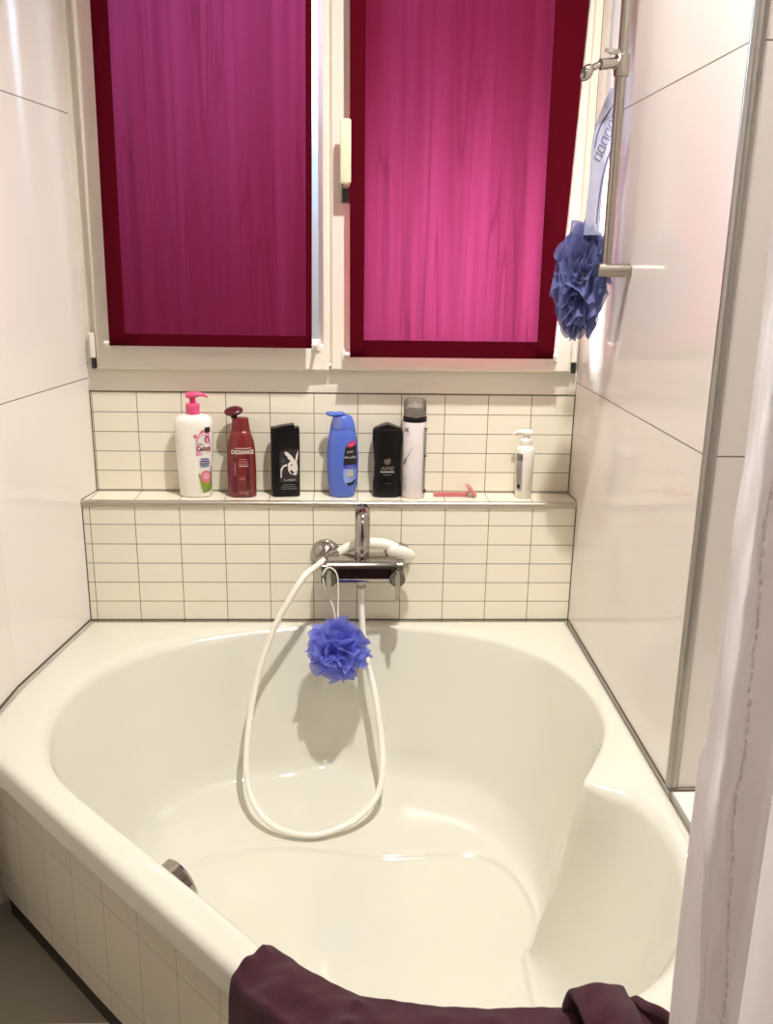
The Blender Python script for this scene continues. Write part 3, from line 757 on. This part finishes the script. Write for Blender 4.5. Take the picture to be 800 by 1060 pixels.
# ------------------------------------------------------------------ netting puffs
def netting(bmb, c, rad, count, seed, rin=.3, amp=.10, waves=(5, 9)):
    rnd = random.Random(seed); c = Vector(c)
    for k in range(count):
        z = 1-2*(k+.5)/count; a = k*2.39996; rr_ = math.sqrt(1-z*z)
        nv = Vector((rr_*math.cos(a), rr_*math.sin(a), z))
        t = nv.cross(Vector((rnd.uniform(-1, 1), rnd.uniform(-1, 1), rnd.uniform(-1, 1)))).normalized(); b = nv.cross(t)
        span = rnd.uniform(.55, .95); fr = rnd.uniform(*waves); ph = rnd.uniform(0, 6.3); ro = rnd.uniform(.88, 1.06)
        rows = []
        nu = 26
        for j in range(5):
            s_ = j/4; r = rin+(ro-rin)*s_
            row = []
            for i in range(nu+1):
                th = (i/nu*2-1)*span
                d = nv*math.cos(th)+t*math.sin(th)
                lat = amp*s_*math.sin(fr*th*2.2+ph)+amp*.35*s_*math.sin(fr*5*th+ph*2)
                edge = 1-.42*abs(i/nu*2-1)**3*s_
                q = d*r*edge+b*lat
                q += nv*.05*s_*math.sin(fr*3.3*th+ph)
                row.append(c+Vector((q.x*rad[0], q.y*rad[1], q.z*rad[2])))
            rows.append(row)
        bmb.sheet(rows)
    bmb.ell(c, [q*(rin+.12) for q in rad])
    return bmb
pf = thing('bath_puff', 'round blue netting bath puff hanging from the tap handle', 'bath puff', (.577, -.15, -.083))
netting(MB(), (.577, -.150, -.008), (.071, .060, .073), 64, 5, waves=(2.2, 4.2), amp=.15).build('netting', M['puff_blue'], pf)
MB().tube(cr([(.573, -.140, .05), (.5655, -.134, .085), (.553, -.130, .115), (.544, -.126, .145), (.5455, -.120, .163), (.556, -.118, .1715), (.5685, -.119, .165), (.576, -.122, .145), (.5765, -.132, .09), (.5765, -.142, .05)], 7), .0016, 8).build('cord', M['cord'], pf)['label'] = 'thin white cord'

# ------------------------------------------------------------------ shower rail, slider and the back brush
YR = -.256; XR = 1.0745
rl = thing('shower_rail', 'brushed steel shower rail with a slider on the right wall', 'shower rail', (W, YR, .8))
MB().cyl((XR, YR, .800), (XR, YR, 1.50), .0088).build('rail', M['brushed'], rl)
for z in (.8055, 1.485):
    MB().cyl((1.0583, YR, z), (W-.0005, YR, z), .0128, bev=.002).build('wall_bracket', M['brushed'], rl)
sl = MB(); sl.cyl((XR, YR, 1.134), (XR, YR, 1.169), .0138, bev=.002); sl.cyl((XR-.006, YR, 1.153), (1.060, YR-.004, 1.1555), .0105)
so = sl.build('slider', M['brushed'], rl)
k = MB(); k.cyl((1.064, YR-.004, 1.1555), (1.032, YR-.012, 1.150), .0088, .0095, bev=.002); k.tube(cr([(1.032, YR-.012, 1.150), (1.022, YR-.014, 1.1455), (1.013, YR-.016, 1.139)], 4), .0055, 12)
k.ell((1.009, YR-.017, 1.136), (.0105, .009, .0155), Matrix.Rotation(.55, 3, 'Y'))
k.build('shower_holder', M['chrome'], so)
MB().tube(cr([(1.071, YR-.006, 1.168), (1.062, YR-.010, 1.171), (1.050, YR-.012, 1.1705), (1.040, YR-.013, 1.174)], 5), [.0045]*11+[.0035]*5, 12, flat=(1, .7)).build('clamp_lever', M['chrome'], so)

bb = thing('back_brush', 'slate blue netting back brush with a clear handle hanging from the shower rail', 'bath brush', (1.045, -.20, .67))
YH = -.226
left = cr([(1.0665, 1.122), (1.057, 1.098), (1.0445, 1.06), (1.0385, 1.02), (1.0375, .98), (1.0365, .94), (1.033, .87)], 5) if 0 else None
Lp = [(1.067, 1.121), (1.058, 1.098), (1.046, 1.062), (1.040, 1.022), (1.0405, .985), (1.040, .945), (1.036, .868)]
Rp = [(1.079, 1.121), (1.087, 1.098), (1.090, 1.065), (1.083, 1.028), (1.070, .99), (1.064, .945), (1.065, .868)]
h1 = [Vector((p.x, YH, p.y)) for p in cr([(x, z, 0) for x, z in Lp], 5)]; h2 = [Vector((p.x, YH, p.y)) for p in cr([(x, z, 0) for x, z in Rp], 5)]
hb = MB(); d5 = Vector((0, .006, 0))
hb.loft([[a, b, b+d5, a+d5] for a, b in zip(h1, h2)])
hb.build('brush_handle', M['clear'], bb, ang=30)
pr = MB(); BL = mat('slate print', (84, 84, 120), .5)
def strip(pts, w=.0011): pr.tube([Vector((x, YH-.0006, z)) for x, z in pts], w, 6)
Q = lambda t, s_: (h1[int(t*(len(h1)-1))].lerp(h2[int(t*(len(h2)-1))], s_))
def bez(pts): return [(p.x, p.y) for p in cr([(a, b, 0) for a, b in pts], 6)]
strip(bez([(1.082, 1.102), (1.066, 1.082), (1.050, 1.052), (1.044, 1.020)])); strip(bez([(1.084, 1.104), (1.0885, 1.066), (1.078, 1.026), (1.066, .99), (1.060, .94), (1.058, .89)]))
for i in range(6):
    x, z = 1.0445+i*.0052, 1.003+i*.0138; w_, h_ = .013, .0085
    strip([(x+.001, z), (x+w_*.8, z-.006), (x+w_+.002, z+h_-.005), (x+.003, z+h_+.001), (x+.001, z)], .0009)
pr.build('printed_pattern', BL, bb)['label'] = 'dark printed ladder pattern'
netting(MB(), (1.0445, -.192, .783), (.054, .050, .112), 74, 11, rin=.35, amp=.2, waves=(2.2, 4)).build('netting', M['puff_slate'], bb)
MB().tube(cr([(1.073, YH-.002, 1.112), (1.069, YH-.012, 1.135), (1.0665, YR-.013, 1.158), (1.0655, YR-.008, 1.1675), (1.068, YR+.012, 1.160), (1.073, YH+.004, 1.135), (1.074, YH+.006, 1.112)], 6), .0019, 8).build('cord', M['cord'], bb)['label'] = 'white hanging cord'

# ------------------------------------------------------------------ shower curtain
def fold(z):
    k = max(0, min(1, (.42-z)/.35))           # how far the hidden layer peeks out towards the bottom
    e = .905+.006*math.sin(z*5+1)+.028*max(0, (.36-z))*1.6
    return e, k
rows = []; nz = 110
for j in range(nz+1):
    z = -.30+1.86*j/nz; e, k = fold(z)
    wv = .003*math.sin(z*23)+.002*math.sin(z*51+1); kr = .0016*math.sin(z*97)*math.sin(z*31+1)+.0011*math.sin(z*171)
    back = .906+.004*k-.002*math.sin(z*7)+ (0 if k else .004)
    P = [(e, -1.318+wv), (e+.004, -1.322+wv), (e+.011, -1.319-wv*.7+kr), (e+.0185, -1.3190+wv-kr), (e+.0225, -1.3212+wv), (e+.0255, -1.3190+wv+kr), (.951, -1.318), (.962, -1.309), (.968, -1.302), (.955, -1.297), (.935, -1.296), (back+.010, -1.297), (back, -1.293), (back+.006, -1.288), (.95, -1.285+wv),
         (.985, -1.288), (1.000, -1.300), (1.012, -1.315), (1.03, -1.322), (1.05, -1.310), (1.065, -1.285), (1.085, -1.272), (1.105, -1.285), (1.12, -1.312), (1.14, -1.325), (1.17, -1.30), (1.20, -1.275), (1.23, -1.30), (1.26, -1.325), (1.30, -1.29), (1.34, -1.275), (1.38, -1.31)]
    rows.append([(p.x, p.y, z) for p in cr([(x, y, 0) for x, y in P], 5)])
sc = thing('shower_curtain', 'greyish white satin shower curtain hanging at the right end of the bath', 'curtain', (1.12, -1.30, -.30))
MB().sheet(rows).build('curtain_fabric', M['curtain'], sc, ang=80)
st = MB()
for j in range(150):
    z = -.22+j*.0115; e, k = fold(z); wv = .003*math.sin(z*23)+.002*math.sin(z*51+1)
    st.ell((e+.0226+.0006*math.sin(j*2.1), -1.3220+wv, z), (.0018+.0005*math.sin(j*2.9), .0013, .0040+.0014*math.sin(j*1.7)), u=8, v=6)
st.build('hem_seam', M['curtain'], sc)
cr_ = thing('curtain_rod', 'white shower curtain rod across the bath front', 'curtain rod', (.9, -1.30, 1.575))
MB().cyl((-.059, -1.30, 1.575), (1.899, -1.30, 1.575), .0125).build('rod', M['whitepl'], cr_)

# ------------------------------------------------------------------ towel over the front rim
rim = cr([(.502, -1.066, 0), (.545, -1.105, 0), (.60, -1.135, 0), (.66, -1.152, 0), (.73, -1.161, 0), (.80, -1.164, 0), (.86, -1.162, 0), (.902, -1.158, 0), (.915, -1.150, 0)], 9)
rnd = random.Random(4)
NU = len(rim); grid = []
for i, p in enumerate(rim):
    a = rim[max(i-1, 0)]; b = rim[min(i+1, NU-1)]; t = (b-a).normalized(); nrm_ = Vector((t.y, -t.x, 0))   # points out of the bath
    if nrm_.y > 0: nrm_ = -nrm_
    s = i/(NU-1)
    lump = .007*math.sin(s*27+.5)+.006*math.sin(s*43+2)+.004*math.sin(s*71)
    end = .012*max(0, 1-s/.07)+.010*max(0, (s-.82)/.18)
    hgt = .009+.5*lump+end*.8+.012*math.exp(-((s-.10)/.10)**2); wd_ = .62+.30*s
    prof = [(-.020, -.070), (-.023, -.035), (-.022, -.008), (-.017+lump*.4, hgt*.55), (-.006+lump*.5, hgt*.92), (.010, hgt+.002), (.030, hgt+.0015-.3*lump), (.052, hgt-.002+.4*lump), (.070, hgt-.006), (.086, hgt*.55), (.094, -.012), (.097, -.05), (.099, -.10), (.101+lump, -.16), (.102-lump, -.22), (.100, -.28)]
    row = []
    for (o_, z) in cr([(q[0], q[1], 0) for q in prof], 4) and [(q.x, q.y) for q in cr([(q[0], q[1], 0) for q in prof], 4)]:
        row.append(Vector((p.x, p.y, z))+nrm_*(o_*wd_ if o_ > 0 else o_)+Vector((0, 0, .0007*math.sin(i*1.9+o_*120))))
    grid.append(row)
tw = thing('towel', 'dark plum towel draped over the front rim of the bath', 'towel', (.7, -1.2, 0))
tm = MB().sheet(grid).build('towel_cloth', M['towel'], tw, ang=80, solid=.012, off=1)
tm.modifiers.new('sub', 'SUBSURF').render_levels = 1
# folded over end: a second layer lying across the right end
g2 = []
for i in range(13):
    s = i/12
    row = []
    for j in range(17):
        v = j/16
        base = Vector((.842+.072*s+.018*v, -1.150+.018*s-.105*v-.012*math.sin(PI*s)*(1-v), .045+.020*math.sin(PI*min(1, s*.95+.05))*(1-.2*v)-.012*s-.022*max(0, v-.5)*2))
        if v < .12: base.z -= (.12-v)*.35; base.y -= 0
        row.append(base+Vector((0, 0, .0015*math.sin(j*1.3+i))))
    g2.append(row)
fo = MB().sheet(g2).build('folded_end', M['towel'], tw, ang=80, solid=.012, off=-1)
fo.modifiers.new('sub', 'SUBSURF').render_levels = 1

# ------------------------------------------------------------------ light
def light(name, typ, loc, energy, col, **kw):
    l = bpy.data.lights.new(name, typ); l.energy = energy; l.color = col
    for k, v in kw.items(): setattr(l, k, v)
    o = bpy.data.objects.new(name, l); C.objects.link(o); o.location = loc; return o
light('ceiling_light', 'SPOT', (.86, -.80, 2.09), 170, (1, .985, .95), shadow_soft_size=.03, spot_size=math.radians(132), spot_blend=1.0)
day = light('daylight', 'AREA', (.80, .40, .80), 30, (.95, .97, 1), shape='RECTANGLE', size=.14, size_y=.30)
day.rotation_euler = (Vector((.99, .03, .79))-Vector((.80, .40, .80))).to_track_quat('-Z', 'Y').to_euler()
d2 = light('daylight_side', 'AREA', (.25, .70, 1.45), 65, (.6, .82, 1), shape='RECTANGLE', size=.5, size_y=.5)
d2.rotation_euler = (Vector((1.12, .0, 1.12))-Vector((.25, .70, 1.45))).to_track_quat('-Z', 'Y').to_euler()
wd = bpy.data.worlds.new('World'); bpy.context.scene.world = wd; wd.use_nodes = True
wt = wd.node_tree; bg = wt.nodes['Background']
tcw = N(wt, 'ShaderNodeTexCoord'); sx = N(wt, 'ShaderNodeSeparateXYZ'); wt.links.new(tcw.outputs['Generated'], sx.inputs[0])
rw = N(wt, 'ShaderNodeValToRGB'); el = rw.color_ramp.elements          # dim ground and houses, hazy horizon, bright sky
el[0].position = .47; el[0].color = (.070, .066, .064, 1)
el[1].position = .60; el[1].color = (.62, .82, 1, 1)
e1 = el.new(.51); e1.color = (.092, .090, .096, 1)
e2 = el.new(.55); e2.color = (.12, .15, .20, 1)
wt.links.new(mth(wt, 'ADD', mth(wt, 'MULTIPLY', sx.outputs['Z'], .5), .5), rw.inputs[0])
wt.links.new(rw.outputs[0], bg.inputs[0]); bg.inputs[1].default_value = 8
light('fill_light', 'AREA', (.55, -2.3, 2.12), 6, (1, .95, .88), shape='DISK', size=.3)  # unseen fill lamp, added to brighten the curtain front and apron
# ------------------------------------------------------------------ camera
cx, cy, cz, pitch, yaw, roll, fpx = .6036, -1.9716, .8255, .2772, .0410, .0154, 932.73
c, s = math.cos, math.sin
fw = Vector((s(yaw)*c(pitch), c(yaw)*c(pitch), -s(pitch))); rt = Vector((c(yaw), -s(yaw), 0)); up = rt.cross(fw)
r2 = rt*c(roll)+up*s(roll); u2 = -rt*s(roll)+up*c(roll)
cam = bpy.data.cameras.new('Camera'); co = bpy.data.objects.new('Camera', cam); C.objects.link(co)
Mx = Matrix((r2, u2, -fw)).transposed().to_4x4(); Mx.translation = Vector((cx, cy, cz)); co.matrix_world = Mx
cam.sensor_fit = 'HORIZONTAL'; cam.sensor_width = 36; cam.lens = 36*fpx/800; cam.clip_start = .02
sc_ = bpy.context.scene; sc_.camera = co
vs = sc_.view_settings; vs.view_transform = 'Standard'; vs.look = 'None'; vs.gamma = 1; vs.exposure = 0; vs.use_curve_mapping = False
